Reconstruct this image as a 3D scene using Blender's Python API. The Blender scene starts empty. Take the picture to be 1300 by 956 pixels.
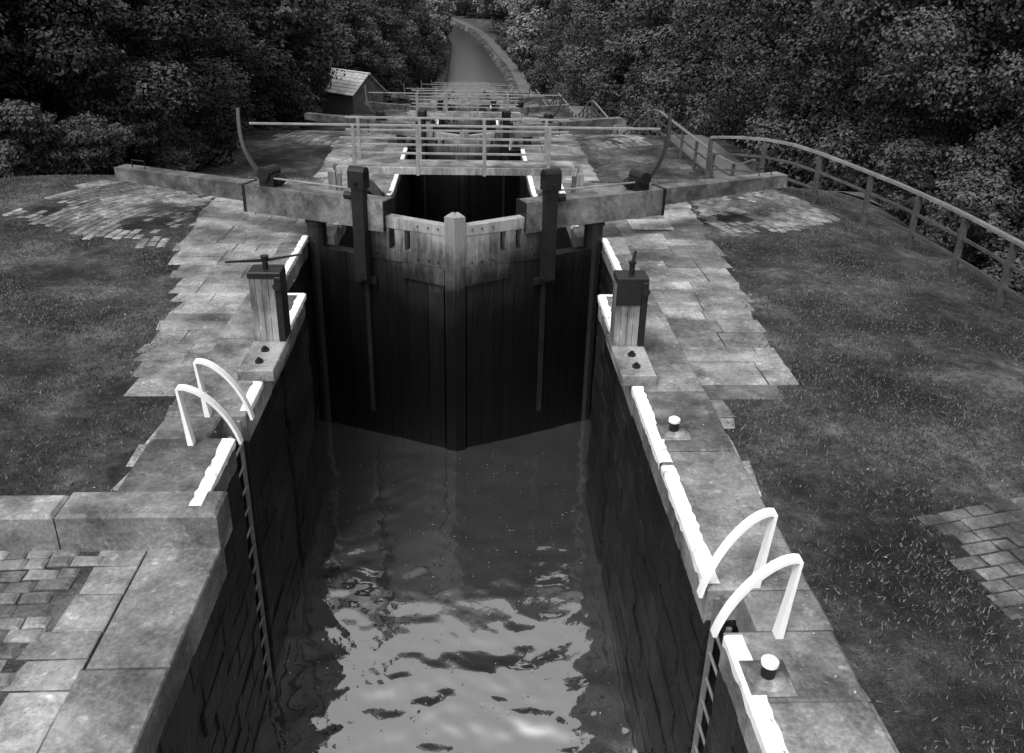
import bpy, bmesh, math, random
import numpy as np
from mathutils import Vector, Matrix
random.seed(7); RNG=np.random.default_rng(7)
scene=bpy.context.scene
COL=scene.collection
# ------------------------------------------------------------------ materials
def new_mat(name):
    m=bpy.data.materials.new(name); m.use_nodes=True
    nt=m.node_tree; b=nt.nodes['Principled BSDF']
    return m,nt,b
def node(nt,t,**k):
    n=nt.nodes.new(t)
    for a,v in k.items(): setattr(n,a,v)
    return n
def grey(v): return (v,v,v,1)
def ramp(nt,stops):
    r=node(nt,'ShaderNodeValToRGB'); e=r.color_ramp.elements
    while len(e)<len(stops): e.new(0.5)
    for i,(p,v) in enumerate(stops): e[i].position=p; e[i].color=grey(v)
    return r
def mapping(nt,scale=(1,1,1)):
    tc=node(nt,'ShaderNodeTexCoord'); mp=node(nt,'ShaderNodeMapping'); mp.inputs['Scale'].default_value=scale
    nt.links.new(tc.outputs['Object'],mp.inputs[0]); return mp
def noise(nt,src,scale,detail=6,rough=0.6):
    n=node(nt,'ShaderNodeTexNoise'); n.inputs['Scale'].default_value=scale; n.inputs['Detail'].default_value=detail; n.inputs['Roughness'].default_value=rough
    nt.links.new(src,n.inputs['Vector']); return n
def math_n(nt,op,a,b=None):
    n=node(nt,'ShaderNodeMath',operation=op)
    for i,v in enumerate((a,b)):
        if v is None: continue
        if isinstance(v,(int,float)): n.inputs[i].default_value=v
        else: nt.links.new(v,n.inputs[i])
    return n.outputs[0]
def mulcol(nt,c,f):
    n=node(nt,'ShaderNodeVectorMath',operation='SCALE'); nt.links.new(c,n.inputs[0])
    if isinstance(f,(int,float)): n.inputs['Scale'].default_value=f
    else: nt.links.new(f,n.inputs['Scale'])
    return n.outputs[0]
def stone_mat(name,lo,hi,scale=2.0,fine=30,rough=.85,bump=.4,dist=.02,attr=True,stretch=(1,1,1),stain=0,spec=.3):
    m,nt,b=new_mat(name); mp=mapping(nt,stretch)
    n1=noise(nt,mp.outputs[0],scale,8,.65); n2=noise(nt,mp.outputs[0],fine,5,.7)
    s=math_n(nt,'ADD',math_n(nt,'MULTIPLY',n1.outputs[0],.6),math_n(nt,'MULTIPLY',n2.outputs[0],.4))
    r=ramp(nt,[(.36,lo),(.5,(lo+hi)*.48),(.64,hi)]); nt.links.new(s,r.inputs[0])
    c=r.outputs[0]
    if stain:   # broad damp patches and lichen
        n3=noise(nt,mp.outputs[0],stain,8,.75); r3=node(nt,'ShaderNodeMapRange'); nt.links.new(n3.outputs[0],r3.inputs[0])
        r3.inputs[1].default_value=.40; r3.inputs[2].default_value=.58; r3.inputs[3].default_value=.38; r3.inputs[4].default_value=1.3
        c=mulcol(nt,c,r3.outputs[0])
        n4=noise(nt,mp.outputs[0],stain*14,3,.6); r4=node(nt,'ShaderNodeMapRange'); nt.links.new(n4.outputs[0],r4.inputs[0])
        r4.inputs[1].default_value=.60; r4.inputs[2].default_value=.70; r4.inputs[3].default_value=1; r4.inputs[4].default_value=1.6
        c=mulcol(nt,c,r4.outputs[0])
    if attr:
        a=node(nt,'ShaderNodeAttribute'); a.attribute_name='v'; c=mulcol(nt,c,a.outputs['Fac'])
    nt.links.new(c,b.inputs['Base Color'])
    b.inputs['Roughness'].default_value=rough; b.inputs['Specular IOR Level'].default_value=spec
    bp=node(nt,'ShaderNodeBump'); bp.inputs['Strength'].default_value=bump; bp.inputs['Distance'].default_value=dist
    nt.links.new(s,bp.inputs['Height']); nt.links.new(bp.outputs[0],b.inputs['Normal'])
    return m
M={}
M['flag']=stone_mat('flagstone',.08,.33,1.6,24,.7,.9,.03,stain=.55)
M['sett']=stone_mat('sett_stone',.05,.22,3,40,.65,.6,.015,stain=.5)
M['cope']=stone_mat('coping_stone',.06,.26,1.5,26,.7,.8,.025,stain=.6)
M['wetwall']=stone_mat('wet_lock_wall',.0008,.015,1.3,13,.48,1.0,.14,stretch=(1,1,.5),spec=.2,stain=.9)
M['iron']=stone_mat('black_iron',.006,.016,6,40,.5,.2,.004,attr=False)
M['steel']=stone_mat('grey_painted_rail',.13,.30,3,30,.5,.15,.003,attr=False)
M['timber']=stone_mat('weathered_timber',.11,.28,2.2,14,.7,.5,.01,stretch=(1,1,.3),stain=1.5)
M['beam']=stone_mat('balance_beam_timber',.06,.18,1.6,11,.6,.5,.01,stain=.9)
M['white']=stone_mat('white_paint',.72,.86,3,25,.45,.1,.003,attr=False)
M['bark']=stone_mat('bark',.02,.07,3,14,.9,.6,.03,attr=False)
M['slate']=stone_mat('roof_slate',.4,.65,2,12,.6,.3,.02)
M['darkstone']=stone_mat('hut_stone',.05,.13,2,12,.8,.4,.02)
M['fence']=stone_mat('dark_metal_fence',.035,.09,3,25,.5,.3,.004,attr=False)
M['rail']=stone_mat('dark_metal_lit_tone',.10,.22,3,25,.4,.3,.004,attr=False,spec=.5)  # paler than the posts: light caught on the rail is put into its colour
M['gravel']=stone_mat('gravel_path',.06,.15,.6,30,.9,.5,.02,attr=False)
def worn_white():
    m,nt,b=new_mat('worn_white_paint'); mp=mapping(nt)
    n=noise(nt,mp.outputs[0],8,8,.78); r=ramp(nt,[(.33,.14),(.41,.62),(.6,.84)]); nt.links.new(n.outputs[0],r.inputs[0])
    nt.links.new(r.outputs[0],b.inputs['Base Color']); b.inputs['Roughness'].default_value=.6
    bp=node(nt,'ShaderNodeBump'); bp.inputs['Strength'].default_value=.3; bp.inputs['Distance'].default_value=.01
    nt.links.new(n.outputs[0],bp.inputs['Height']); nt.links.new(bp.outputs[0],b.inputs['Normal']); return m
M['wornwhite']=worn_white()
def gate_mat():
    m,nt,b=new_mat('gate_planking'); mp=mapping(nt,(6,6,.5)); mp2=mapping(nt)
    n1=noise(nt,mp.outputs[0],1.6,8,.7); n2=noise(nt,mp2.outputs[0],1.3,6,.7)
    tc=node(nt,'ShaderNodeTexCoord'); sp=node(nt,'ShaderNodeSeparateXYZ'); nt.links.new(tc.outputs['Object'],sp.inputs[0])
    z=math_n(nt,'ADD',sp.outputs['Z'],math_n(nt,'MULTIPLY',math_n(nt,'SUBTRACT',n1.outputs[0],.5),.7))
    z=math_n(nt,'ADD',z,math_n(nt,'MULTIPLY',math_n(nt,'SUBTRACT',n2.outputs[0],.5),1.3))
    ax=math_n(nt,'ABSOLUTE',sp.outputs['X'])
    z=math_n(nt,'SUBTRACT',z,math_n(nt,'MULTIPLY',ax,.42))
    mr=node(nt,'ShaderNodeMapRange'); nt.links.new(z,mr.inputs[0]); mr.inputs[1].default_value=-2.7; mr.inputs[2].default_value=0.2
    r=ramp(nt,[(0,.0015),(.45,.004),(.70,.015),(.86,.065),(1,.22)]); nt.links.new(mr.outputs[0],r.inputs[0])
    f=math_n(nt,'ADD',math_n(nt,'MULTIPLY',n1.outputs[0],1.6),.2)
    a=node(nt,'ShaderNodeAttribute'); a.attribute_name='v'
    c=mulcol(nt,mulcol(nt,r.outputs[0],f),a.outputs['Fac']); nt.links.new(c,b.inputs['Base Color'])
    b.inputs['Roughness'].default_value=.5; b.inputs['Specular IOR Level'].default_value=.15
    bp=node(nt,'ShaderNodeBump'); bp.inputs['Strength'].default_value=.7; bp.inputs['Distance'].default_value=.02
    nt.links.new(math_n(nt,'ADD',n1.outputs[0],n2.outputs[0]),bp.inputs['Height']); nt.links.new(bp.outputs[0],b.inputs['Normal']); return m
M['gate']=gate_mat()
def ground_mat():
    m,nt,b=new_mat('ground_turf'); mp=mapping(nt)
    n1=noise(nt,mp.outputs[0],.6,8,.7); n2=noise(nt,mp.outputs[0],8,8,.8); n3=noise(nt,mp.outputs[0],60,4,.8)
    s=math_n(nt,'ADD',math_n(nt,'MULTIPLY',n1.outputs[0],.5),math_n(nt,'ADD',math_n(nt,'MULTIPLY',n2.outputs[0],.25),math_n(nt,'MULTIPLY',n3.outputs[0],.25)))
    r=ramp(nt,[(.41,.016),(.475,.04),(.53,.09),(.59,.21)]); nt.links.new(s,r.inputs[0]); nt.links.new(r.outputs[0],b.inputs['Base Color'])
    b.inputs['Roughness'].default_value=.95; b.inputs['Specular IOR Level'].default_value=.1
    bp=node(nt,'ShaderNodeBump'); bp.inputs['Strength'].default_value=.9; bp.inputs['Distance'].default_value=.05
    s2=math_n(nt,'ADD',n2.outputs[0],n3.outputs[0]); nt.links.new(s2,bp.inputs['Height']); nt.links.new(bp.outputs[0],b.inputs['Normal']); return m
M['ground']=ground_mat()
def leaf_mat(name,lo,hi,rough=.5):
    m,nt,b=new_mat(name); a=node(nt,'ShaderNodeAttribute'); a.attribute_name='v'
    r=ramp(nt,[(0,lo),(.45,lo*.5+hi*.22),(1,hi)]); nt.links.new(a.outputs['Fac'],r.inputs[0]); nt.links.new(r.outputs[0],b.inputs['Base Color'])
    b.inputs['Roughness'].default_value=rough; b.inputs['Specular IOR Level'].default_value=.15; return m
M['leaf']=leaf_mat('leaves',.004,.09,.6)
M['leaf_mid']=leaf_mat('leaves_mid_distance',.010,.11,.7)
M['leaf_haze']=leaf_mat('leaves_haze_tint',.09,.24,.8)  # paler leaf colour stands in for haze over the distant trees
M['grass']=leaf_mat('grass_blades',.025,.15,.7)
M['litter']=leaf_mat('dry_leaf',.1,.4,.7)
def water_mat(name,base,refl=.45,fres=.5,rough=.03):
    m,nt,b=new_mat(name); mp=mapping(nt)
    n=noise(nt,mp.outputs[0],2,6,.7); r=ramp(nt,[(.3,base*.8),(.7,base*1.25)]); nt.links.new(n.outputs[0],r.inputs[0])
    nt.links.new(r.outputs[0],b.inputs['Base Color']); b.inputs['Roughness'].default_value=.3; b.inputs['IOR'].default_value=1.33
    n3=noise(nt,mp.outputs[0],5,3,.5); bp=node(nt,'ShaderNodeBump'); bp.inputs['Strength'].default_value=.1; bp.inputs['Distance'].default_value=.03
    nt.links.new(n3.outputs[0],bp.inputs['Height']); nt.links.new(bp.outputs[0],b.inputs['Normal'])
    g=node(nt,'ShaderNodeBsdfGlossy'); g.inputs['Roughness'].default_value=rough; g.inputs['Color'].default_value=grey(.95); nt.links.new(bp.outputs[0],g.inputs['Normal'])
    fr=node(nt,'ShaderNodeLayerWeight'); fr.inputs['Blend'].default_value=.35; nt.links.new(bp.outputs[0],fr.inputs['Normal'])
    fac=math_n(nt,'ADD',math_n(nt,'MULTIPLY',fr.outputs['Fresnel'],fres),refl)
    mx=node(nt,'ShaderNodeMixShader'); nt.links.new(fac,mx.inputs[0]); nt.links.new(b.outputs[0],mx.inputs[1]); nt.links.new(g.outputs[0],mx.inputs[2])
    nt.links.new(mx.outputs[0],nt.nodes['Material Output'].inputs[0])
    return m
M['water']=water_mat('lock_water',.05,.52,.3,.04)
M['canal']=water_mat('canal_water',.018,.03,.09,.1)

# ------------------------------------------------------------------ mesh builder
class MB:
    def __init__(s): s.v=[];s.f=[];s.a=[]
    def add(s,vs,fs,a=1.0):
        o=len(s.v); s.v+= [tuple(p) for p in vs]; s.f+=[tuple(i+o for i in f) for f in fs]; s.a+=[a]*len(fs)
    def box8(s,c,a=1.0):
        s.add(c,[(0,3,2,1),(4,5,6,7),(0,1,5,4),(1,2,6,5),(2,3,7,6),(3,0,4,7)],a)
    def box(s,x0,x1,y0,y1,z0,z1,a=1.0):
        s.chbox((x0,y0,z0),(1,0,0),(0,1,0),(0,0,1),x1-x0,y1-y0,z1-z0,min(.012,abs(x1-x0)*.12,abs(y1-y0)*.12),a)
    def chbox(s,o,ux,uy,uz,A,B,C,ch=.01,a=1.0,jit=0):
        o=np.array(o,float);ux=np.array(ux,float);uy=np.array(uy,float);uz=np.array(uz,float)
        P=[]
        for (h,i) in ((0,0),(C-ch,0),(C,ch)):
            for (p,q) in ((i,i),(A-i,i),(A-i,B-i),(i,B-i)): P.append(o+ux*p+uy*q+uz*(h+(random.uniform(-jit,jit) if i else 0)))
        F=[(0,3,2,1),(8,9,10,11)]
        for b0 in (0,4):
            for k in range(4): F.append((b0+k,b0+(k+1)%4,b0+4+(k+1)%4,b0+4+k))
        s.add(P,F,a)
    def quadslab(s,c,zf,th,top=.012,ch=.014,a=1.0,tilt=0):
        c=np.array(c,float); m=c.mean(0); P=[]
        d=c-m; L=np.linalg.norm(d,axis=1,keepdims=True); ci=m+d*(1-ch/np.maximum(L,.02)*1.4)
        tl=[random.uniform(-tilt,tilt) for _ in range(4)]
        for (ring,dz) in ((c,-th),(c,top-ch*.7),(ci,top)):
            for i,q in enumerate(ring): P.append((q[0],q[1],zf(q[0],q[1])+dz+(tl[i] if dz>-th else 0)))
        F=[(8,9,10,11)]
        for b0 in (0,4):
            for k in range(4): F.append((b0+k,b0+(k+1)%4,b0+4+(k+1)%4,b0+4+k))
        s.add(P,F,a)
    def tube(s,pts,r,n=8,a=1.0,cap=True):
        pts=[np.array(p,float) for p in pts]; rs=r if isinstance(r,(list,tuple)) else [r]*len(pts)
        vs=[]
        for i,p in enumerate(pts):
            t=pts[min(i+1,len(pts)-1)]-pts[max(i-1,0)]; t/=np.linalg.norm(t)+1e-9
            u=np.cross(t,(0,0,1.)); 
            if np.linalg.norm(u)<.05: u=np.cross(t,(0,1.,0))
            u/=np.linalg.norm(u); w=np.cross(u,t)
            for k in range(n):
                an=2*math.pi*k/n+math.pi/n; vs.append(p+rs[i]*(math.cos(an)*u+math.sin(an)*w))
        fs=[]
        for i in range(len(pts)-1):
            for k in range(n): fs.append((i*n+k,i*n+(k+1)%n,(i+1)*n+(k+1)%n,(i+1)*n+k))
        if cap: fs.append(tuple(range(n))[::-1]); fs.append(tuple((len(pts)-1)*n+k for k in range(n)))
        s.add(vs,fs,a)
    def bar(s,pts,w,t,wd=(0,1,0),a=1.0):
        pts=[np.array(p,float) for p in pts]; wd=np.array(wd,float); vs=[]
        ws=w if isinstance(w,(list,tuple)) else [w]*len(pts); ts=t if isinstance(t,(list,tuple)) else [t]*len(pts)
        for i,p in enumerate(pts):
            tt=pts[min(i+1,len(pts)-1)]-pts[max(i-1,0)]; tt/=np.linalg.norm(tt)+1e-9
            n=np.cross(tt,wd); n/=np.linalg.norm(n)
            for (q,r) in ((-1,-1),(1,-1),(1,1),(-1,1)): vs.append(p+wd*ws[i]/2*q+n*ts[i]/2*r)
        fs=[]
        for i in range(len(pts)-1):
            for k in range(4): fs.append((i*4+k,i*4+(k+1)%4,(i+1)*4+(k+1)%4,(i+1)*4+k))
        L=(len(pts)-1)*4; fs+=[(3,2,1,0),(L,L+1,L+2,L+3)]; s.add(vs,fs,a)
    def obj(s,name,mat,parent=None,smooth=False,recalc=True):
        me=bpy.data.meshes.new(name); me.from_pydata(s.v,[],s.f)
        at=me.attributes.new('v','FLOAT','FACE'); at.data.foreach_set('value',np.array(s.a,dtype=np.float32))
        if recalc:
            bm=bmesh.new(); bm.from_mesh(me); bmesh.ops.recalc_face_normals(bm,faces=bm.faces); bm.to_mesh(me); bm.free()
        if smooth: me.polygons.foreach_set('use_smooth',[True]*len(me.polygons))
        me.materials.append(mat); me.update()
        o=bpy.data.objects.new(name,me); COL.objects.link(o)
        if parent: o.parent=parent
        return o
def empty(name,loc=(0,0,0)):
    e=bpy.data.objects.new(name,None); e.location=loc; e.empty_display_size=.3; COL.objects.link(e); return e
def np_mesh(name,V,F,mats,attr=None,matidx=None,smooth=False):
    me=bpy.data.meshes.new(name); V=np.asarray(V,np.float32); F=np.asarray(F,np.int32); k=F.shape[1]
    me.vertices.add(len(V)); me.vertices.foreach_set('co',V.ravel())
    me.loops.add(F.size); me.loops.foreach_set('vertex_index',F.ravel())
    me.polygons.add(len(F)); me.polygons.foreach_set('loop_start',np.arange(0,F.size,k,dtype=np.int32))
    try: me.polygons.foreach_set('loop_total',np.full(len(F),k,dtype=np.int32))
    except Exception: pass
    if matidx is not None: me.polygons.foreach_set('material_index',np.asarray(matidx,np.int32))
    if smooth: me.polygons.foreach_set('use_smooth',np.ones(len(F),bool))
    me.update(calc_edges=True)
    if attr is not None:
        at=me.attributes.new('v','FLOAT','FACE'); at.data.foreach_set('value',np.asarray(attr,np.float32))
    for m in mats: me.materials.append(m)
    return me

# ------------------------------------------------------------------ terrain
def sstep(a,b,x):
    t=np.clip((x-a)/(b-a),0,1); return t*t*(3-2*t)
def zc(y):
    y=np.asarray(y,float)
    return -2.2*sstep(18.6,27,y)-2.6*sstep(36,46,y)-2.3*sstep(55.5,65,y)-2.4*sstep(75,84,y)-2.2*sstep(94,107,y)
CL=[(100,-3.7),(140,-3.5),(185,-3.9),(215,-6),(250,-13),(300,-30)]
CR=[(100,6.1),(140,5.4),(185,2.6),(215,0.0),(250,-6),(300,-22)]
def cl(y): return np.interp(y,[a for a,b in CL],[b for a,b in CL])
def cr(y): return np.interp(y,[a for a,b in CR],[b for a,b in CR])
def zt(x,y,step=True):
    x=np.asarray(x,float);y=np.asarray(y,float)
    z=zc(y)+0*x
    near=1-sstep(19,23,y)
    z=z-near*(.25*sstep(7,8.8,x)+3.0*sstep(8.9,14,x)) - (1-near)*2.2*sstep(10.8,16,x)
    z=z-near*(.9*sstep(9,16,-x))-(1-near)*.6*sstep(9,16,-x)
    far=sstep(108,109.5,y)
    ins=sstep(0,.7,x-cl(y))*sstep(0,.7,cr(y)-x)
    z=z-far*ins*2.0
    z=z+sstep(110,180,y)*sstep(10,60,np.abs(x))*6
    if step: z=z-np.where((x<0)&(y<6.63),.36,0)
    return z
def ztf(x,y): return float(zt(x,y))
xs=np.unique(np.concatenate([-np.geomspace(14,420,26),np.arange(-14,14.01,.25),np.geomspace(14,420,26),[-3.0,3.0]]).round(3))
ys=np.unique(np.concatenate([-np.geomspace(6,200,14),np.arange(-6,32,.25),np.arange(32,112,.5),np.geomspace(112,700,60),[6.6,6.66,-6,106]]).round(3))
X,Y=np.meshgrid(xs,ys,indexing='ij')
Z=zt(X,Y)
Z=Z+(np.sin(X*1.7+Y*.9)*np.sin(Y*1.3-X*.6)*.02+np.sin(X*4.1+1)*np.sin(Y*3.7)*.008)*(np.abs(X)>5)*(1-((X<0)&(Y<6.7)))*(1-((X>4)&(Y<7.5)))
nx,ny=len(xs),len(ys); idx=np.arange(nx*ny).reshape(nx,ny)
F=np.stack([idx[:-1,:-1],idx[1:,:-1],idx[1:,1:],idx[:-1,1:]],-1).reshape(-1,4)
cx_=((X[:-1,:-1]+X[1:,1:])/2).ravel(); cy_=((Y[:-1,:-1]+Y[1:,1:])/2).ravel()
keep=~((np.abs(cx_)<3.0)&(cy_>-6)&(cy_<106))
me=np_mesh('ground',np.stack([X.ravel(),Y.ravel(),Z.ravel()],-1),F[keep],[M['ground']],smooth=True)
g=bpy.data.objects.new('ground',me); COL.objects.link(g)

def inpoly(x,y,P):
    x=np.asarray(x);y=np.asarray(y);r=np.zeros(x.shape,bool);n=len(P)
    for i in range(n):
        x1,y1=P[i];x2,y2=P[(i+1)%n]
        c=((y1>y)!=(y2>y))&(x<(x2-x1)*(y-y1)/((y2-y1) or 1e-9)+x1); r^=c
    return r
def xrange_at(P,y):
    xsn=[]
    for i in range(len(P)):
        x1,y1=P[i];x2,y2=P[(i+1)%len(P)]
        if (y1>y)!=(y2>y): xsn.append((x2-x1)*(y-y1)/(y2-y1)+x1)
    return (min(xsn),max(xsn)) if len(xsn)>1 else None
# ------------------------------------------------------------------ paving
PL=[(-3.0,6.95),(-3.15,7.3),(-3.1,8.0),(-3.15,8.85),(-3.8,9.15),(-3.95,10.5),(-4.0,11.7),(-4.45,13),(-4.85,14.2),(-5.0,17.5),(-5.2,19.3),(-3.0,19.3)]
PR=[(3.0,4.3),(3.02,6.2),(3.15,8.0),(3.3,8.8),(4.25,9.0),(4.3,10.5),(4.5,12),(4.65,13.8),(4.7,15.2),(4.85,17.4),(5.0,19.3),(2.9,19.3)]
PR2=[(3.0,.5),(3.15,.5),(3.1,4.3),(3.0,4.3)]
def paving(mb,P,y0,y1,zf,x0=None,x1=None,wr=(.32,.75),lr=(.38,1.15),gap=.006,seed=1):
    r=random.Random(seed); y=y0
    while y<y1-.05:
        h=min(r.uniform(*wr),y1-y)
        if y1-y-h<.2: h=y1-y
        rg=xrange_at(P,y+h/2) if P else (x0,x1)
        if rg:
            a,b=rg
            if a<0: a+=r.uniform(-.05,.06)
            else: b+=r.uniform(-.06,.05)
            x=a
            while x<b-.02:
                w=min(r.uniform(*lr),b-x)
                if b-x-w<.25: w=b-x
                t=r.uniform(.35,.65)
                subs=[(y,h)] if (h<.5 or r.random()<.5) else [(y,h*t),(y+h*t,h*(1-t))]
                for (yy,hh) in subs:
                    j=lambda:r.uniform(-.007,.007)
                    e=lambda q:(r.uniform(-.06,.05) if abs(q-(a if a<0 else b))<.01 else 0)
                    c=[(x+gap+j()+e(x),yy+gap+j()),(x+w-gap+j()+e(x+w),yy+gap+j()),(x+w-gap+j()+e(x+w),yy+hh-gap+j()),(x+gap+j()+e(x),yy+hh-gap+j())]
                    mb.quadslab(c,zf,.08,.008+r.uniform(-.005,.005),.008,a=r.choice([.6,.75,.85,.92,1,1.05,1.1,1.25]),tilt=.003)
                x+=w
        y+=h
mb=MB()
paving(mb,PL,6.95,19.3,ztf,seed=3); paving(mb,PR,4.3,19.3,ztf,seed=5); paving(mb,PR2,.5,4.3,ztf,seed=6)
for (a0,b0) in ((19.3,34),(34,55),(55,75),(75,106)):
    paving(mb,None,a0,b0,ztf,-5.0,-3.04,(.5,1),(.5,1.1),seed=int(a0)+1)
    paving(mb,None,a0,b0,ztf,3.05,4.6,(.5,1),(.5,1.1),seed=int(a0)+2)
paving(mb,None,.3,6.54,ztf,-3.15,-2.69,(.5,.9),(.9,.95),seed=11)
mb.obj('flagstone_paving',M['flag'],recalc=False)
mb=MB()
def ringsetts(cx,cy,P,r0,r1,dr=.2,ln=.3,seed=1):
    r=random.Random(seed); R=r0
    while R<r1:
        n=int(2*math.pi*R/ln); off=r.random()
        for k in range(n):
            a0=2*math.pi*(k+off)/n; a1=2*math.pi*(k+off+.94)/n; am=(a0+a1)/2
            px,py=cx+R*math.cos(am),cy+R*math.sin(am)
            if inpoly(np.array([px+r.uniform(-.12,.12)]),np.array([py+r.uniform(-.12,.12)]),P)[0]:
                Ra,Rb=R-dr*.45,R+dr*.43
                c=[(cx+Ra*math.cos(a0),cy+Ra*math.sin(a0)),(cx+Rb*math.cos(a0),cy+Rb*math.sin(a0)),(cx+Rb*math.cos(a1),cy+Rb*math.sin(a1)),(cx+Ra*math.cos(a1),cy+Ra*math.sin(a1))]
                mb.quadslab(c,ztf,.06,.014+r.uniform(-.008,.008),.02,a=r.uniform(.7,1.5))
        R+=dr
CLp=[(-8.6,16.2),(-8.0,18.9),(-5.25,19.2),(-5.05,14.3),(-6.5,14.9)]
CRp=[(5.05,19.2),(7.0,18.9),(7.95,16.7),(6.5,15.5),(4.85,15.2)]
ringsetts(-2.5,14.8,CLp,2.6,7,.17,.26,seed=2); ringsetts(2.5,14.8,CRp,2.4,7,.17,.26,seed=4)
for yo in (19.3,39.3,58.5):
    for sgn in (-1,1):
        P=[(sgn*4.9,14.2+yo),(sgn*7.6,15.2+yo),(sgn*7.4,18+yo),(sgn*4.9,18.5+yo)]
        ringsetts(sgn*2.5,14.8+yo,P,2.6,6,.3,.4,seed=int(yo))
def setts(P,x0,x1,y0,y1,ang=0,lx=.26,ly=.15,seed=1,amp=(.7,1.35)):
    r=random.Random(seed); ca,sa=math.cos(ang),math.sin(ang); mx,my=(x0+x1)/2,(y0+y1)/2
    R=max(x1-x0,y1-y0); v=-R; row=0
    while v<R:
        u=-R+(row%2)*lx*.5+r.uniform(-.03,.03)
        while u<R:
            l=lx*r.uniform(.7,1.35); px=mx+(u+l/2)*ca-v*sa; py=my+(u+l/2)*sa+v*ca
            if inpoly(np.array([px]),np.array([py]),P)[0]:
                q=[]
                for (du,dv) in ((.006,.008),(l-.006,.008),(l-.006,ly-.008),(.006,ly-.008)):
                    uu=u+du+r.uniform(-.01,.01); vv=v+dv+r.uniform(-.009,.009)+.03*math.sin(u*1.7+v); q.append((mx+uu*ca-vv*sa,my+uu*sa+vv*ca))
                mb.quadslab(q,ztf,.06,.024+r.uniform(-.008,.008),.026,a=r.uniform(*amp),tilt=.005)
            u+=l
        v+=ly; row+=1
setts([(-3.16,.5),(-3.16,6.5),(-8,6.5),(-8,.5)],-8,-3.1,.5,6.5,math.radians(2),.24,.15,seed=9,amp=(.5,1.2))
LOWR=[(4.5,6.35),(5.7,6.75),(9,7.3),(9,2.5),(4.75,4.7),(4.5,5.5)]
setts(LOWR,4.4,9,2.5,7.3,math.radians(12),.24,.155,seed=10,amp=(.5,1.1))
mb.obj('sett_paving',M['sett'],recalc=False)

# ------------------------------------------------------------------ coping stones
mb=MB(); r=random.Random(5)
def coping(s,y0,y1,xi,xo=3.04,zf=ztf,lr=(.8,1.5)):
    y=y0
    while y<y1-.01:
        h=min(r.uniform(*lr),y1-y)
        if y1-(y+h)<.35: h=y1-y
        c=[(s*(xi+r.uniform(-.012,.012)),y+.004),(s*(xo+r.uniform(-.03,.02)),y+.004),(s*(xo+r.uniform(-.03,.02)),y+h-.004),(s*(xi+r.uniform(-.012,.012)),y+h-.004)]
        if s<0: c=c[::-1]
        mb.quadslab(c,zf,.32,.028+r.uniform(-.005,.005),.02,a=r.uniform(.7,1.2),tilt=.003)
        y+=h
JOG=12.03
coping(-1,6.64,7.88,2.2); coping(-1,7.88,8.34,2.46); coping(-1,8.34,JOG,2.2); coping(-1,JOG,15.0,2.66)
coping(1,-6,4.98,2.2); coping(1,4.98,5.44,2.46); coping(1,5.44,JOG,2.2); coping(1,JOG,15.0,2.66)
coping(-1,-6,6.58,2.03,2.68)
for s in (-1,1):
    coping(s,15.0,19.3,2.2)
    for a0,b0 in ((19.3,33.3),(33.3,53.3),(53.3,72.5),(72.5,91.5),(91.5,107)): coping(s,a0,b0,2.2,lr=(.7,1.2))
x=-2.02
while x>-16:
    w=r.uniform(.8,1.5); mb.chbox((x-w+.005,6.5+r.uniform(-.01,.01),-.42),(1,0,0),(0,1,0),(0,0,1),w-.01,.36 if x<-3 else .40,.42+.034+r.uniform(-.004,.006),.03,a=r.uniform(.8,1.2)); x-=w
mb.obj('coping_stones',M['cope'],recalc=False)

# ------------------------------------------------------------------ lock chamber masonry
mb=MB(); r=random.Random(8)
def wall(s,xf,y0,y1,ztop,zbot,slots=(),dep=.3,hc=.30):
    z=ztop; row=0
    while z>zbot:
        h=hc*r.uniform(.8,1.15); y=y0-(row%2)*.3
        while y<y1:
            l=r.uniform(.35,.95); a,b=max(y,y0),min(y+l,y1)
            segs=[(a,b)]
            for (p,q) in slots:
                ns=[]
                for (m_,n_) in segs:
                    if n_<=p or m_>=q: ns.append((m_,n_))
                    else:
                        if m_<p: ns.append((m_,p))
                        if n_>q: ns.append((q,n_))
                segs=ns
            for (m_,n_) in segs:
                if n_-m_<.03: continue
                pr=r.uniform(-.016,.012)
                mb.chbox((s*(xf+dep),m_+.001,z-h+.001),(0,1,0),(0,0,1),(-s,0,0),n_-m_-.002,h-.002,dep+pr,.012,a=r.uniform(.5,1.6),jit=.010)
            y+=l
        z-=h; row+=1
wall(-1,2.2,6.56,JOG,-.29,-4.4,slots=((7.90,8.32),(10.15,10.4)))
wall(-1,2.03,-6,6.555,-.652,-4.4,dep=.42)
wall(1,2.2,-6,JOG,-.29,-4.4,slots=((5.0,5.42),(10.15,10.4)))
mb.box(-3.0,-2.46,6.56,JOG,-4.6,-.3,a=.4); mb.box(-3.0,-2.46,-6,6.558,-4.6,-.66,a=.4); mb.box(2.46,3.0,-6.0,JOG,-4.6,-.3,a=.4)
for s in (-1,1):
    wall(s,2.66,JOG+.0,15.0,-.29,-4.4,dep=.2)
    mb.box(*( (-2.84,-2.22) if s<0 else (2.22,2.84)),15.02,15.5,-4.6,-.3,a=.9)
mb.box(-3,3,-6.4,-6.0,-4.6,0,a=.6)
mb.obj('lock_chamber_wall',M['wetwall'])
mb=MB()
yy=list(np.arange(15.5,107.1,1.0))
for s in (-1,1):
    for a,b in zip(yy[:-1],yy[1:]):
        za,zb=ztf(s*2.6,a)-.29,ztf(s*2.6,b)-.29
        x0,x1=(s*2.2,s*3.0)
        mb.box8([(x0,a,za-9),(x1,a,za-9),(x1,b,zb-9),(x0,b,zb-9),(x0,a,za),(x1,a,za),(x1,b,zb),(x0,b,zb)],random.uniform(.7,1.3))
mb.obj('lock_flight_wall',M['wetwall'])

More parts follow.
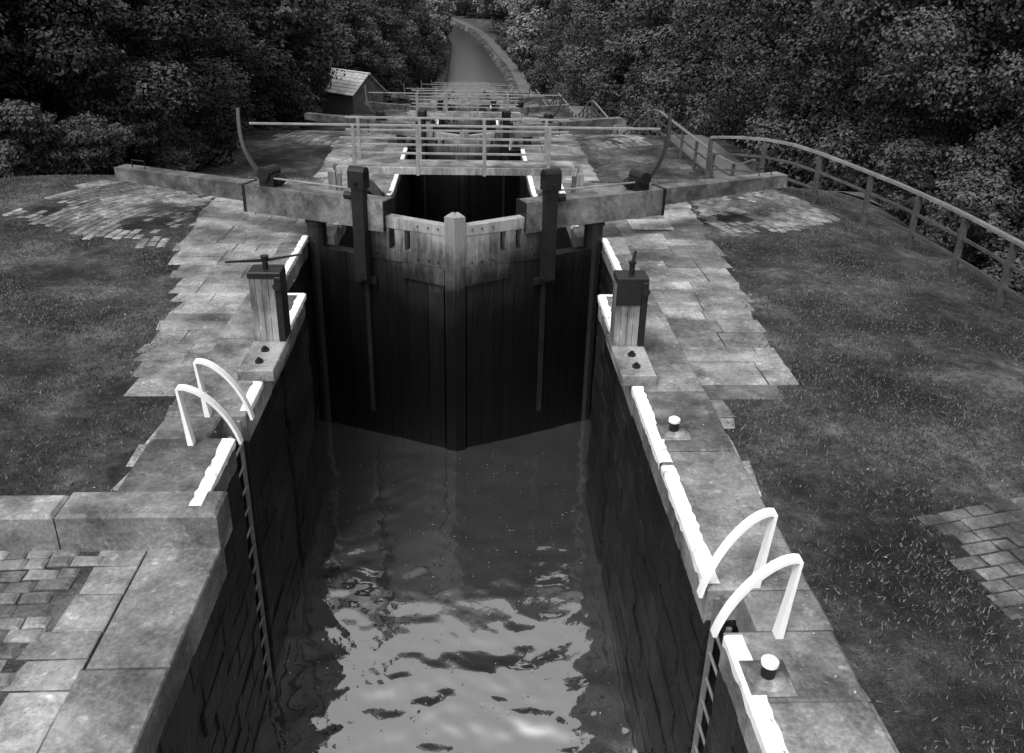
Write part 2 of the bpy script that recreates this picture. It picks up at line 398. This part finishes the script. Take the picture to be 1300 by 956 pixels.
mb=MB(); r=random.Random(3)
def stripe(s,xi,y0,y1,w=.105):
    n=max(2,int((y1-y0)/.07)); V=[];Fc=[]
    for i in range(n+1):
        y=y0+(y1-y0)*i/n; z=ztf(s*2.6,max(y,6.7) if s<0 else y)+.036+.007
        V+=[(s*(xi-.018),y,z-.085+r.uniform(-.025,.025)),(s*(xi-.018),y,z-.012),(s*(xi+.006),y,z),(s*(xi+w+r.uniform(-.015,.012)),y,z),(s*(xi+w),y,z-.03)]
    for i in range(n):
        for k in range(4): Fc.append((i*5+k,i*5+k+1,(i+1)*5+k+1,(i+1)*5+k))
    mb.add(V,Fc)
stripe(-1,2.2,6.64,7.84); stripe(-1,2.2,8.42,9.15,.09); stripe(-1,2.2,10.45,JOG,.09)
stripe(1,2.2,-2,4.92,.12); stripe(1,2.2,5.5,7.28,.12); stripe(1,2.2,7.34,9.02,.11); stripe(1,2.2,10.4,JOG,.09)
for s in (-1,1):
    stripe(s,2.66,JOG,14.9,.08)
    x0,x1=sorted((s*2.21,s*2.76)); z=.044
    mb.add([(x0,JOG-.08,z),(x1,JOG-.08,z),(x1,JOG+.008,z),(x0,JOG+.008,z),(x0,JOG+.008,z-.09),(x1,JOG+.008,z-.09)],[(0,1,2,3),(3,2,5,4)])
    stripe(s,2.2,15.6,19,.1)
    for a0,b0 in ((24,33.3),(44,53),(63,72),(82,91)): stripe(s,2.2,a0,b0,.12)
mb.obj('painted_coping_edge',M['wornwhite'],recalc=False)

# ------------------------------------------------------------------ water
def water_sheet(name,x0,x1,y0,y1,z,dx,amp):
    xs=np.arange(x0,x1+dx,dx); ys=np.arange(y0,y1+dx,dx); X,Y=np.meshgrid(xs,ys,indexing='ij'); H=np.zeros_like(X)
    rg=np.random.default_rng(14)
    for i in range(36):
        lam=rg.uniform(.2,.85) if i>5 else rg.uniform(1.0,1.8); th=rg.normal(math.pi/2,.5); k=2*math.pi/lam; ph=rg.uniform(0,6.3)
        wx=X+.16*np.sin(Y*2.3+i)+.07*np.sin(X*4+i*2); wy=Y+.14*np.sin(X*2.4+i*1.3)+.05*np.sin(X*6+i)
        H+=lam*.5*np.sin(k*(wx*math.cos(th)+wy*math.sin(th))+ph)
    H*=.0042*amp(X,Y)
    nx,ny=X.shape; idx=np.arange(nx*ny).reshape(nx,ny)
    F=np.stack([idx[:-1,:-1],idx[1:,:-1],idx[1:,1:],idx[:-1,1:]],-1).reshape(-1,4)
    me=np_mesh(name,np.stack([X.ravel(),Y.ravel(),(z+H).ravel()],-1),F,[M['water']],smooth=True)
    o=bpy.data.objects.new(name,me); COL.objects.link(o)
water_sheet('lock_water',-2.95,2.95,-6,15.2,-3.7,.03,lambda X,Y:.5+2.5*(1-sstep(7.0,10,Y))*(.65+.35*np.sin(X*1.1+Y*.9)))
n=420; fx=RNG.uniform(-2.1,2.1,n); fy=RNG.uniform(4,13.6,n); p=np.stack([fx,fy,np.full(n,-3.665)],1); an=RNG.uniform(0,6.28,n)
s_=RNG.uniform(.006,.02,n)[:,None]; t=np.stack([np.cos(an),np.sin(an),0*an],1); b=np.stack([-np.sin(an),np.cos(an),0*an],1)
me=np_mesh('floating_debris',np.stack([p-t*s_,p-b*s_*.6,p+t*s_,p+b*s_*.6],1).reshape(-1,3),np.arange(n*4).reshape(-1,4),[M['litter']],RNG.random(n)); o=bpy.data.objects.new('floating_debris',me); COL.objects.link(o)
mb=MB()
for y0,y1,z in ((15.3,34,-6.2),(34,54,-8.8),(54,73,-11.0),(73,92,-12.2),(92,109,-12.35)):
    mb.add([(-2.4,y0,z),(2.4,y0,z),(2.4,y1,z),(-2.4,y1,z)],[(0,1,2,3)])
mb.obj('lock_flight_water',M['canal'])
mb=MB(); yy=np.concatenate([np.arange(106,300,4)])
V=[];Fc=[]
for y in yy: V+=[(float(cl(y))-1,y,-12.3),(float(cr(y))+1,y,-12.3)]
for i in range(len(yy)-1): Fc.append((2*i,2*i+1,2*i+3,2*i+2))
mb.add(V,Fc); mb.obj('canal_water',M['canal'])
mb=MB(); V=[];Fc=[]
yy=np.arange(21,300,1.5)
for y in yy:
    a=8.5+ (1.2*(1-sstep(21,27,y))) if y<98 else np.interp(y,[98,110],[8.5,float(cr(110))+.9])
    if y>110: a=float(cr(y))+.9
    b=a+1.8
    for k in range(5):
        x=a+(b-a)*k/4; V.append((x,y,ztf(x,y)+.05))
for i in range(len(yy)-1):
    for k in range(4): Fc.append((i*5+k,i*5+k+1,(i+1)*5+k+1,(i+1)*5+k))
mb.add(V,Fc); mb.obj('towpath',M['gravel'],smooth=True,recalc=False)

# ------------------------------------------------------------------ lock gates
AL=math.radians(23.8); HX,HY=2.54,14.8
def gate_leaf(s,yo,zo,zbot=-3.95):
    root=empty('lock_gate',(0,yo,zo))
    d=np.array([-s*math.cos(AL),-math.sin(AL),0]); n=np.array([s*math.sin(AL),-math.cos(AL),0]); h=np.array([s*HX,HY,0])
    def P(u,w,z): return h+d*u+n*w+np.array([0,0,z])
    def B(mb,u0,u1,w0,w1,z0,z1,a=1.,z0b=None,z1b=None):
        zb0=z0 if z0b is None else z0b; zb1=z1 if z1b is None else z1b
        mb.box8([P(u0,w0,z0),P(u1,w0,zb0),P(u1,w1,zb0),P(u0,w1,z0),P(u0,w0,z1),P(u1,w0,zb1),P(u1,w1,zb1),P(u0,w1,z1)],a)
    rr=random.Random(int(yo*3+s+50))
    mb=MB(); u=.06
    while u<2.5:
        w=min(.2,2.56-u); B(mb,u+.003,u+w-.003,-.06,rr.uniform(-.006,.01),zbot,-.12-.03*u,rr.uniform(.7,1.3)); u+=w
    B(mb,.04,2.56,-.3,-.062,zbot,-.16,.7)
    t=math.tan(AL); L=HX/math.cos(AL)
    q=[(2.60,.035),(L+.035*t-.001,.035),(L-.3*t-.001,-.3),(2.60,-.3)]
    mb.box8([P(a,b,zbot-.05) for a,b in q]+[P(a,b,.74) for a,b in q],.9)
    mb.box8([P(a,b,.743) for a,b in q]+[P(2.60+(a-2.60)*.7+.03,b*.5-.06,.77) for a,b in q],1.0)
    B(mb,1.10,2.596,-.16,.025,-.16,.05,1.1)
    B(mb,1.45,2.596,-.16,.028,.42,.62,1.2,z1b=.58)
    for a,b in ((1.10,1.545),(1.655,1.84),(1.95,2.25),(2.256,2.596)): B(mb,a,b,-.15,.018,.052,.418,rr.uniform(.9,1.2))
    B(mb,1.8,2.596,.03,.06,-.42,-.165,1.1,z0b=-.46)
    for uu in (1.3,2.1,2.3,2.48):
        for zz in (-.06,.52): mb.tube([P(uu,.02,zz),P(uu,.045,zz)],.018,6,.4)
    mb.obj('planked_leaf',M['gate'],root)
    mb=MB(); mb.tube([P(.0,-.14,zbot),P(0,-.14,.42)],.17,12); mb.tube([P(0,-.14,.28),P(0,-.14,.34)],.2,12)
    mb.obj('heel_post',M['iron'],root)
    mb=MB()
    B(mb,-1.3,1.45,-.30,.09,.38,.86,1.)
    B(mb,-4.3,-1.3,-.27,.06,.62,.86,.95,z0b=.55,z1b=.86)
    B(mb,.9,1.5,.092,.12,.36,.90,1.2)
    mb.obj('balance_beam',M['beam'],root)
    mb=MB()
    B(mb,1.48,1.50,-.31,.10,.37,.87); B(mb,-1.36,-1.30,-.31,.10,.37,.874)
    mb.tube([P(-4.0,-.1,.86),P(-4.0,-.1,1.0),P(-3.7,-.1,1.0),P(-3.7,-.1,.86)],.012,6)
    mb.obj('iron_straps',M['iron'],root)
    mb=MB(); B(mb,.99,1.21,.10,.26,-.5,1.28); B(mb,.95,1.25,.08,.28,1.1,1.36)
    mb.tube([P(.95,.18,1.36),P(1.25,.18,1.36)],.1,12)
    B(mb,1.06,1.14,.03,.08,-3.2,-.5); B(mb,.9,1.3,.02,.09,-.62,-.5)
    mb.tube([P(1.1,.28,1.2),P(1.1,.38,1.2)],.03,8)
    mb.tube([P(.84,.2,.95),P(.98,.2,.95)],.07,10)
    mb.obj('paddle_post',M['iron'],root)
    mb=MB(); base=P(-.9,-.1,.88)
    pts=[]
    top=np.array([s*3.93,16.0,2.08])
    for t_ in np.linspace(0,1,9):
        p=base*(1-t_)+top*t_; bul=math.sin(t_*math.pi)**1.0*.16; p=p+np.array([s*bul,0,-bul*.5]); pts.append(p)
    mb.bar(pts,.08,.06,(0,1,0))
    B(mb,-1.02,-.72,-.25,.03,.862,1.06); mb.tube([P(-.9,-.3,1.08),P(-.9,.08,1.08)],.12,12); mb.tube([P(-.72,-.12,.93),P(-.6,-.12,1.02)],.08,10)
    mb.obj('paddle_lever',M['iron'],root)
    mb=MB(); mb.tube([P(-.75,.0,1.02),P(.95,.14,1.06)],.016,6)
    mb.obj('reach_rod',M['steel'],root)
GATES=[(0,0),(19.3,-2.2),(39.3,-4.8),(58.4,-7.1),(77.4,-9.5)]
for yo,zo in GATES:
    for s in (-1,1): gate_leaf(s,yo,zo)
    root=empty('footbridge',(0,yo,zo)); y0=16.4
    mb=MB()
    for k in range(3): mb.box(-2.3,2.3,y0+k*.25,y0+k*.25+.235,.86,.94,a=random.uniform(.8,1.2))
    mb.box(-2.3,2.3,y0-.05,y0-.008,.82,.955,a=1.3); 
    mb.obj('deck_planks',M['timber'],root)
    mb=MB()
    for yr in (y0-.03,y0+.78):
        for xx in (-1.95,-.75,.52,1.75): mb.box(xx-.03,xx+.03,yr-.03,yr+.03,.5 if abs(xx)>1.8 else .8,1.74)
        for zz,xe in ((1.74,3.85 if yr<y0 else 2.2),(1.50,2.2),(1.22,2.2)):
            mb.box(-xe,xe,yr-.02,yr+.02,zz-.018,zz+.018)
    mb.obj('handrail',M['steel'],root)
    mb=MB()
    for xx in (-2.42,2.36): 
        for yr in (y0,y0+.7): mb.box(xx-.05,xx+.09,yr-.03,yr+.08,0,.86)
    mb.obj('bridge_legs',M['timber'],root)

# ------------------------------------------------------------------ ground paddle stands
def paddle_stand(cx,cy,s):
    root=empty('ground_paddle_stand',(cx,cy,.03))
    mb=MB(); mb.box(-.21,.21,-1.0,.22,0,.14,a=1.1); mb.obj('base_slab',M['cope'],root)
    mb=MB()
    for k in range(4): mb.box(-.19+k*.078,-.19+k*.078+.072,-.16,.14,.145,.98,a=random.uniform(.8,1.2))
    mb.obj('timber_casing',M['timber'],root)
    mb=MB()
    e=.125
    mb.box(e,.20,-.18,.16,.142,1.0); mb.box(-.2,.2,-.17,.15,.985,1.06)
    if s>0: mb.box(-.195,.12,-.175,-.162,.70,.98)
    mb.tube([(0,-.02,1.06),(0,-.02,1.2)],.035,10); mb.tube([(.0,-.02,1.2),(0,-.02,1.23)],.05,10)
    for yy in (-.45,-.78): mb.tube([(0,yy,.14),(0,yy,.17)],.05,10); mb.tube([(0,yy,.17),(0,yy,.2)],.025,8)
    mb.tube([(.16,-.2,.9),(.16,-.24,.9)],.05,10)
    if s<0: mb.tube([(-.42,-.25,1.22),(.0,-.02,1.17),(.42,.06,1.22)],[.012,.022,.012],6)
    else: mb.tube([(0,-.02,1.2),(.03,0,1.36)],.02,6)
    mb.obj('ironwork',M['iron'],root)
paddle_stand(-2.27,10.18,-1); paddle_stand(2.27,10.05,1)

# ------------------------------------------------------------------ ladder hoops + ladders
def hoop(s,y,yf,top=.68):
    mb=MB(); xf=s*2.60
    mb.bar([(xf,yf,.02),(xf+s*.03,yf,top*.5),(xf+s*.06,yf,top)],.085,[.06,.035,.024],(0,1,0))
    pts=[]
    p0=np.array([xf+s*.06,yf,top]); p3=np.array([s*2.13,y,-.02]); p1=p0+np.array([-s*.16,0,.05]); p2=np.array([s*2.2,(y+yf)/2,.42])
    for t in np.linspace(0,1,14): pts.append((1-t)**3*p0+3*(1-t)**2*t*p1+3*(1-t)*t*t*p2+t**3*p3)
    mb.bar(pts,.08,.03,(0,1,0))
    mb.obj('ladder_hoop_rail',M['white'])
hoop(-1,7.86,7.75); hoop(-1,8.37,8.36)
hoop(1,5.0,4.93,.74); hoop(1,5.44,5.5,.74)
def ladder(s,y0,y1):
    mb=MB()
    for y in (y0+.04,y1-.04): mb.box(min(s*2.24,s*2.28),max(s*2.24,s*2.28),y-.015,y+.015,-4.2,.0)
    z=-.3
    while z>-3.9: mb.tube([(s*2.26,y0+.05,z),(s*2.26,y1-.05,z)],.014,6); z-=.27
    mb.obj('lock_ladder',M['rail'])
ladder(-1,7.90,8.32); ladder(1,5.0,5.42)
for bx,by in ((2.45,7.95),(2.38,4.5)):
    root=empty('mooring_bollard',(bx,by,.035))
    mb=MB(); mb.box(-.17,.17,-.17,.17,0,.012,a=.75); mb.tube([(0,0,.012),(0,0,.03)],[.14,.12],16); mb.obj('base_plate',M['cope'],root)
    mb=MB(); mb.tube([(0,0,.02),(0,0,.12)],.05,16); mb.obj('shaft',M['iron'],root)
    mb=MB(); mb.tube([(0,0,.12),(0,0,.135),(0,0,.165),(0,0,.18)],[.045,.062,.062,.042],18); mb.obj('cap',M['white'],root)
mb=MB(); mb.box(2.72,3.2,16.6,17.1,.02,.16,a=1.3); mb.obj('stone_block',M['flag'])
mb=MB(); mb.box(-3.5,-2.7,16.6,17.2,.02,.2,a=1.2); mb.obj('stone_block',M['flag'])
mb=MB(); mb.box(3.3,4.1,15.5,16.1,.02,.05,a=1.7); mb.obj('inspection_cover',M['flag'])

# ------------------------------------------------------------------ fences
def fence(path,h=1.08,sp=1.75,top_w=.10,pw=.045):
    root=empty('post_and_rail_fence')
    P=[np.array(p,float) for p in path]; L=[0]
    for a,b in zip(P[:-1],P[1:]): L.append(L[-1]+np.linalg.norm(b-a))
    def at(t): 
        return np.array([np.interp(t,L,[p[0] for p in P]),np.interp(t,L,[p[1] for p in P])])
    n=int(L[-1]/sp); mp=MB(); mr=MB()
    q=[at(L[-1]*i/n) for i in range(n+1)]
    for p in q:
        z=ztf(*p); mp.box(p[0]-pw,p[0]+pw,p[1]-pw,p[1]+pw,z-.1,z+h-.02)
    m=n*2; qq=[at(L[-1]*i/m) for i in range(m+1)]
    pts=[(p[0],p[1],ztf(*p)) for p in qq]
    for hh,w,t in ((h,top_w,.05),(h*.64,.035,.05),(h*.3,.035,.05)):
        (mr if hh==h else mp).bar([(a,b,c+hh) for a,b,c in pts],t,w,(0,0,1))
    mp.obj('posts',M['fence'],root); mr.obj('top_rail',M['rail'],root)
fence([(5.9,20.1),(6.4,19.5),(7.1,18.7),(7.7,17.8),(8.15,16.8),(8.45,15.8),(8.6,14.7),(8.68,13.4),(8.66,12),(8.6,10),(8.5,8),(8.4,5),(8.3,1)],sp=1.35)
fence([(8.3,24),(8.35,26),(8.2,30),(8.1,36),(8.1,50),(8.0,65),(7.6,80),(7.2,95)],1.1,2.0)

# ------------------------------------------------------------------ hut
def hut(cx,cy,zb,ang):
    root=empty('stone_hut',(cx,cy,zb)); root.rotation_euler=(0,0,ang)
    w,l,h,rh=1.5,1.9,1.9,1.2
    mb=MB()
    mb.box(-w,-w+.25,-l,l,-1,h); mb.box(w-.25,w,-l,l,-1,h)
    for y in (-l,l-.25):
        mb.box(-w+.25,-.45,y,y+.25,-1,h); mb.box(.45,w-.25,y,y+.25,-1,h); mb.box(-.45,.45,y,y+.25,1.75,h)
        mb.add([(-w,y,h),(w,y,h),(0,y,h+rh),(-w,y+.25,h),(w,y+.25,h),(0,y+.25,h+rh)],[(0,1,2),(5,4,3),(0,3,4,1),(1,4,5,2),(2,5,3,0)])
    mb.obj('walls',M['darkstone'],root)
    mb=MB(); mb.box(-.45,.45,-l+.1,-l+.16,-1,1.75,a=.5); mb.box(-.45,.45,l-.16,l-.1,-1,1.75,a=.5); mb.obj('door',M['timber'],root)
    mb=MB(); rr=random.Random(2)
    for s in (-1,1):
        for i in range(7):
            for j in range(9):
                t0,t1=i/7,(i+1)/7; a=np.array([s*(w+.2)*(1-t0),0,h-.16+(rh+.2)*t0+.02]); b=np.array([s*(w+.2)*(1-t1),0,h-.16+(rh+.2)*t1])
                y0=-l-.2+j*(2*l+.4)/9; y1=y0+(2*l+.4)/9-.02
                mb.box8([(a[0],y0,a[2]),(a[0],y1,a[2]),(b[0],y1,b[2]),(b[0],y0,b[2]),(a[0],y0,a[2]+.05),(a[0],y1,a[2]+.05),(b[0],y1,b[2]+.03),(b[0],y0,b[2]+.03)],rr.uniform(.8,1.25))
    mb.box(-.12,.12,-l-.22,l+.22,h+rh+.02,h+rh+.12,a=1.1)
    mb.obj('slate_roof',M['slate'],root)
hut(-8.7,66,ztf(-8.7,66)+.6,math.radians(50))

# ------------------------------------------------------------------ trees
def leaves(C,R,n,size,rg,squash=.75,upb=.5,shell=.78):
    k=len(C); pr=R**2/np.sum(R**2); ci=rg.choice(k,n,p=pr); dirs=rg.normal(size=(n,3)); dirs[:,2]=dirs[:,2]+.25; dirs/=np.linalg.norm(dirs,axis=1,keepdims=True)
    lump=.14*np.sin(dirs[:,0]*8+ci)*np.sin(dirs[:,1]*8+ci*2)+.10*np.sin(dirs[:,2]*12+ci*3)
    rad=R[ci]*(shell+lump+.26*rg.random(n)-.25*rg.random(n)**3)
    off=dirs*rad[:,None]; off[:,2]*=squash; p=C[ci]+off
    nn=dirs*.7+np.array([0,0,upb])+rg.normal(size=(n,3))*.4; nn/=np.linalg.norm(nn,axis=1,keepdims=True)
    a=rg.normal(size=(n,3)); t=np.cross(nn,a); t/=np.linalg.norm(t,axis=1,keepdims=True)+1e-9; b=np.cross(nn,t)
    s=size*(.55+.75*rg.random(n))[:,None]
    V=np.stack([p-t*s*.5,p-b*s*.3+nn*s*.05,p+t*s*.5,p+b*s*.3+nn*s*.05],1).reshape(-1,3)
    F=np.arange(n*4).reshape(-1,4)
    cv=rg.uniform(.1,.85,k)[ci]
    v=np.clip(cv*.75+rg.random(n)*.3+dirs[:,2]*.2+lump*1.2,0,1)  # upward sides and bulges get paler leaves, painting highlights onto the clumps
    return V,F,v
def tree_mesh(name,seed,H,R,ncl,nl,ls,lm):
    rg=np.random.default_rng(seed); d=rg.normal(size=(ncl,3)); d/=np.linalg.norm(d,axis=1,keepdims=True)
    rr=.5+.5*rg.random(ncl)**.5
    C=d*rr[:,None]*np.array([R,R,H*.46]); 
    zr=(C[:,2]+H*.46)/(H*.92); C[:,:2]*=(1.15-.55*zr**2)[:,None]; C[:,2]+=H*.50
    C[:,:2]+=np.array([math.sin(seed),math.cos(seed*2)])*.4
    Rc=R*(.12+.24*rg.random(ncl)**1.3)
    V,F,v=leaves(C,Rc,nl,ls,rg)
    mb=MB(); mb.tube([(0,0,-.6),(.05,.03,H*.2),(.12,.05,H*.45),(.2,0,H*.8)],[R*.10,R*.07,R*.05,R*.015],8)
    for i in range(10):
        c=C[i]; z0=H*(.15+.5*rg.random()); z0=min(z0,c[2]); mb.tube([(.1,.03,z0),(c[0]*.5,c[1]*.5,(z0+c[2])/2+.2),tuple(c)],[R*.035,R*.022,R*.008],5)
    tv=np.array(mb.v); tf=np.array([f for f in mb.f if len(f)==4])
    V2=np.concatenate([V,tv]); F2=np.concatenate([F,tf+len(V)]); mi=np.concatenate([np.zeros(len(F)),np.ones(len(tf))])
    return np_mesh(name,V2,F2,[lm,M['bark']],np.concatenate([v,np.zeros(len(tf))]),mi)
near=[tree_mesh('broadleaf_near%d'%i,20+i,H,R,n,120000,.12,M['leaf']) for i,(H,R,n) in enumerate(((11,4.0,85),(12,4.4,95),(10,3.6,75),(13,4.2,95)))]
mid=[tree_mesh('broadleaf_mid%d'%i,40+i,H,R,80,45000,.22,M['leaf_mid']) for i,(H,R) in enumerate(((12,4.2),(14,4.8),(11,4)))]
farm=[tree_mesh('broadleaf_far%d'%i,60+i,H,R,70,18000,.48,M['leaf_haze']) for i,(H,R) in enumerate(((14,5),(16,5.5)))]
rt=random.Random(21)
def put(x,y,me,sc=1,dz=-.4,name='broadleaf_tree'):
    o=bpy.data.objects.new(name,me); COL.objects.link(o); o.location=(x,y,ztf(x,y)+dz); o.rotation_euler=(rt.uniform(-.05,.05),rt.uniform(-.05,.05),rt.uniform(0,6.28)); k=sc*rt.uniform(.85,1.18); o.scale=(k,k,k*rt.uniform(.9,1.15))
for y,x0 in ((25.5,-13.5),(29.5,-12.3),(34.5,-12.6),(40,-12.8),(46,-12.5),(52,-13),(58,-13.5),(64,-14),(70,-14.5)):
    m=near if y<38 else mid
    for k in range(3 if y<45 else 2):
        put(x0-k*5.4+rt.uniform(-.7,.7),y+rt.uniform(-.8,.8),rt.choice(m))
put(-20,22.5,rt.choice(near)); put(-15.5,22.5,rt.choice(near),.8)
for y in range(76,112,7):
    for k in range(2): put(-11.5+(y-75)*.06-k*5.8+rt.uniform(-.6,.6),y,rt.choice(mid))
for y in (6,11,16,20.5,25):
    for k in range(2): put(14.4+k*5.2+rt.uniform(-.6,.6),y+rt.uniform(-.8,.8),rt.choice(near),.95)
for y in (29.5,34.5,40,46,52,58,64,71,78,85,92,99,106):
    m=near if y<36 else mid
    for k in range(2): put(14.8+k*5.4+rt.uniform(-.6,.6)-(0 if y<50 else .5),y+rt.uniform(-.8,.8),rt.choice(m))
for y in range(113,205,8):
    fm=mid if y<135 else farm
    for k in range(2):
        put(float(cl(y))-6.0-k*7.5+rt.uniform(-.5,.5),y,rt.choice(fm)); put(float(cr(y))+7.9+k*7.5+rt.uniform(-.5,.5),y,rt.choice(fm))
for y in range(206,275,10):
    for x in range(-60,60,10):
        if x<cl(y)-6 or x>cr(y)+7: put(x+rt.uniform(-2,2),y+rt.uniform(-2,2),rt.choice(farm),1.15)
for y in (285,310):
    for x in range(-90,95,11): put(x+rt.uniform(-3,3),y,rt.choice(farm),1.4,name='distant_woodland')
def undergrowth(path,w,h,n,ls,seed,mat):
    rg=np.random.default_rng(seed); P=np.array(path,float); L=np.concatenate([[0],np.cumsum(np.linalg.norm(np.diff(P,axis=0),axis=1))])
    k=int(L[-1]*2.4); t=rg.random(k)*L[-1]; x=np.interp(t,L,P[:,0])+rg.normal(0,w,k); y=np.interp(t,L,P[:,1])+rg.normal(0,w*.6,k)
    R=rg.uniform(.3,.9,k)*h; z=zt(x,y)+rg.uniform(.1,1.6,k)*h
    V,F,v=leaves(np.stack([x,y,z],1),R,n,ls,rg,.8)
    me=np_mesh('undergrowth',V,F,[mat],v); o=bpy.data.objects.new('undergrowth',me); COL.objects.link(o)
undergrowth([(-17,20.5),(-11,21.2),(-9.6,23.5),(-9.5,30)],.5,1.0,110000,.09,1,M['leaf'])
undergrowth([(-9.5,30),(-9.7,45),(-10.5,60)],.5,1.0,50000,.16,5,M['leaf_mid'])
undergrowth([(11.5,2),(11.4,12),(11,20),(11.6,24)],.5,1.0,110000,.09,2,M['leaf'])
undergrowth([(11.6,24),(11.7,40),(11,60),(10.5,100)],.5,1.0,60000,.17,6,M['leaf_mid'])
undergrowth([(-8,78),(-7.5,95),(-6.0,112),(-5.0,150)],.5,.9,25000,.3,3,M['leaf_mid'])
undergrowth([(9.5,112),(8.8,140),(6.2,185)],.4,.9,20000,.35,8,M['leaf_mid'])

# ------------------------------------------------------------------ grass + litter
n=620000
gx=RNG.uniform(-11,9,n); gy=RNG.uniform(2,21,n)
pav=inpoly(gx,gy,PL)|inpoly(gx,gy,PR)|inpoly(gx,gy,CLp)|inpoly(gx,gy,CRp)|inpoly(gx,gy,LOWR)|inpoly(gx,gy,PR2)
edge=np.zeros(len(gx),bool)
for P_,sg in ((PL,1),(PR,-1)):
    edge|=inpoly(gx,gy,P_)&~inpoly(gx-sg*(.10+.08*np.sin(gy*5)),gy,P_)
ok=(np.abs(gx)>3.08)&~((gx<0)&(gy<6.9))&(~pav|(RNG.random(n)<.015)|(edge&(RNG.random(n)<.7)))
pat=np.sin(gx*1.9+np.sin(gy*1.1)*1.5)*np.sin(gy*1.6+np.sin(gx*.8)*2)
ok&=RNG.random(n)<(.55+.45*pat)
gx,gy=gx[ok],gy[ok]; n=len(gx); z=zt(gx,gy)
an=RNG.uniform(0,6.28,n); hh=RNG.uniform(.012,.042,n); w=RNG.uniform(.004,.009,n); lx=RNG.normal(0,.02,n); ly=RNG.normal(0,.02,n)
V=np.stack([np.stack([gx-w*np.cos(an),gy-w*np.sin(an),z],1),np.stack([gx+w*np.cos(an),gy+w*np.sin(an),z],1),np.stack([gx+lx,gy+ly,z+hh],1)],1).reshape(-1,3)
me=np_mesh('grass',V,np.arange(n*3).reshape(-1,3),[M['grass']],RNG.random(n)); o=bpy.data.objects.new('grass',me); COL.objects.link(o)
n=2600; lx_=np.where(RNG.random(n)<.5,RNG.uniform(2.4,5.5,n),RNG.uniform(-6,-2.4,n)); ly_=RNG.uniform(4.2,18,n)
k_=((inpoly(lx_,ly_,PL)|inpoly(lx_,ly_,PR)|(np.abs(lx_)<3))|(RNG.random(n)<.12))&~((lx_<0)&(ly_<6.7)); lx_,ly_=lx_[k_],ly_[k_]; n=len(lx_)
p=np.stack([lx_,ly_,zt(lx_,ly_)+.042],1); an=RNG.uniform(0,6.28,n); s_=RNG.uniform(.005,.02,n)[:,None]; t=np.stack([np.cos(an),np.sin(an),RNG.normal(0,.2,n)],1); b=np.stack([-np.sin(an),np.cos(an),RNG.normal(0,.2,n)],1)
V=np.stack([p-t*s_,p-b*s_*.5,p+t*s_,p+b*s_*.5],1).reshape(-1,3)
me=np_mesh('fallen_leaves',V,np.arange(n*4).reshape(-1,4),[M['litter']],RNG.random(n)); o=bpy.data.objects.new('fallen_leaves',me); COL.objects.link(o)

# ------------------------------------------------------------------ light
w=bpy.data.worlds.new('World'); scene.world=w; w.use_nodes=True; nt=w.node_tree; bg=nt.nodes['Background']
sky=nt.nodes.new('ShaderNodeTexSky'); sky.sky_type='NISHITA'; sky.sun_disc=False; sky.sun_elevation=math.radians(58); sky.sun_rotation=math.radians(215); sky.dust_density=5; sky.air_density=1.5
bw=nt.nodes.new('ShaderNodeRGBToBW'); nt.links.new(sky.outputs[0],bw.inputs[0]); nt.links.new(bw.outputs[0],bg.inputs[0]); bg.inputs[1].default_value=.25
sl=bpy.data.lights.new('sun','SUN'); sl.energy=1.5; sl.angle=math.radians(14); so=bpy.data.objects.new('sun',sl); COL.objects.link(so)
el,az=math.radians(58),math.radians(215)
dv=Vector((math.sin(az)*math.cos(el),math.cos(az)*math.cos(el),math.sin(el))); so.rotation_euler=dv.to_track_quat('Z','Y').to_euler()
scene.view_settings.view_transform='Standard'; scene.view_settings.look='None'; scene.view_settings.exposure=0
# ------------------------------------------------------------------ camera
f,th,ya,ro,H,cxm=1088.8,math.radians(24.232),math.radians(3.008),math.radians(1.353),4.693,.268
Fv=Vector((math.sin(ya)*math.cos(th),math.cos(ya)*math.cos(th),-math.sin(th))); Rv=Vector((math.cos(ya),-math.sin(ya),0)); Uv=Rv.cross(Fv)
R2=math.cos(ro)*Rv+math.sin(ro)*Uv; U2=-math.sin(ro)*Rv+math.cos(ro)*Uv
cam=bpy.data.cameras.new('camera'); co=bpy.data.objects.new('camera',cam); COL.objects.link(co)
co.matrix_world=Matrix(((R2.x,U2.x,-Fv.x,cxm),(R2.y,U2.y,-Fv.y,0),(R2.z,U2.z,-Fv.z,H),(0,0,0,1)))
cam.sensor_width=36; cam.lens=36*f/1300; cam.shift_y=-45/1300; cam.clip_end=2000; cam.clip_start=.05
scene.camera=co
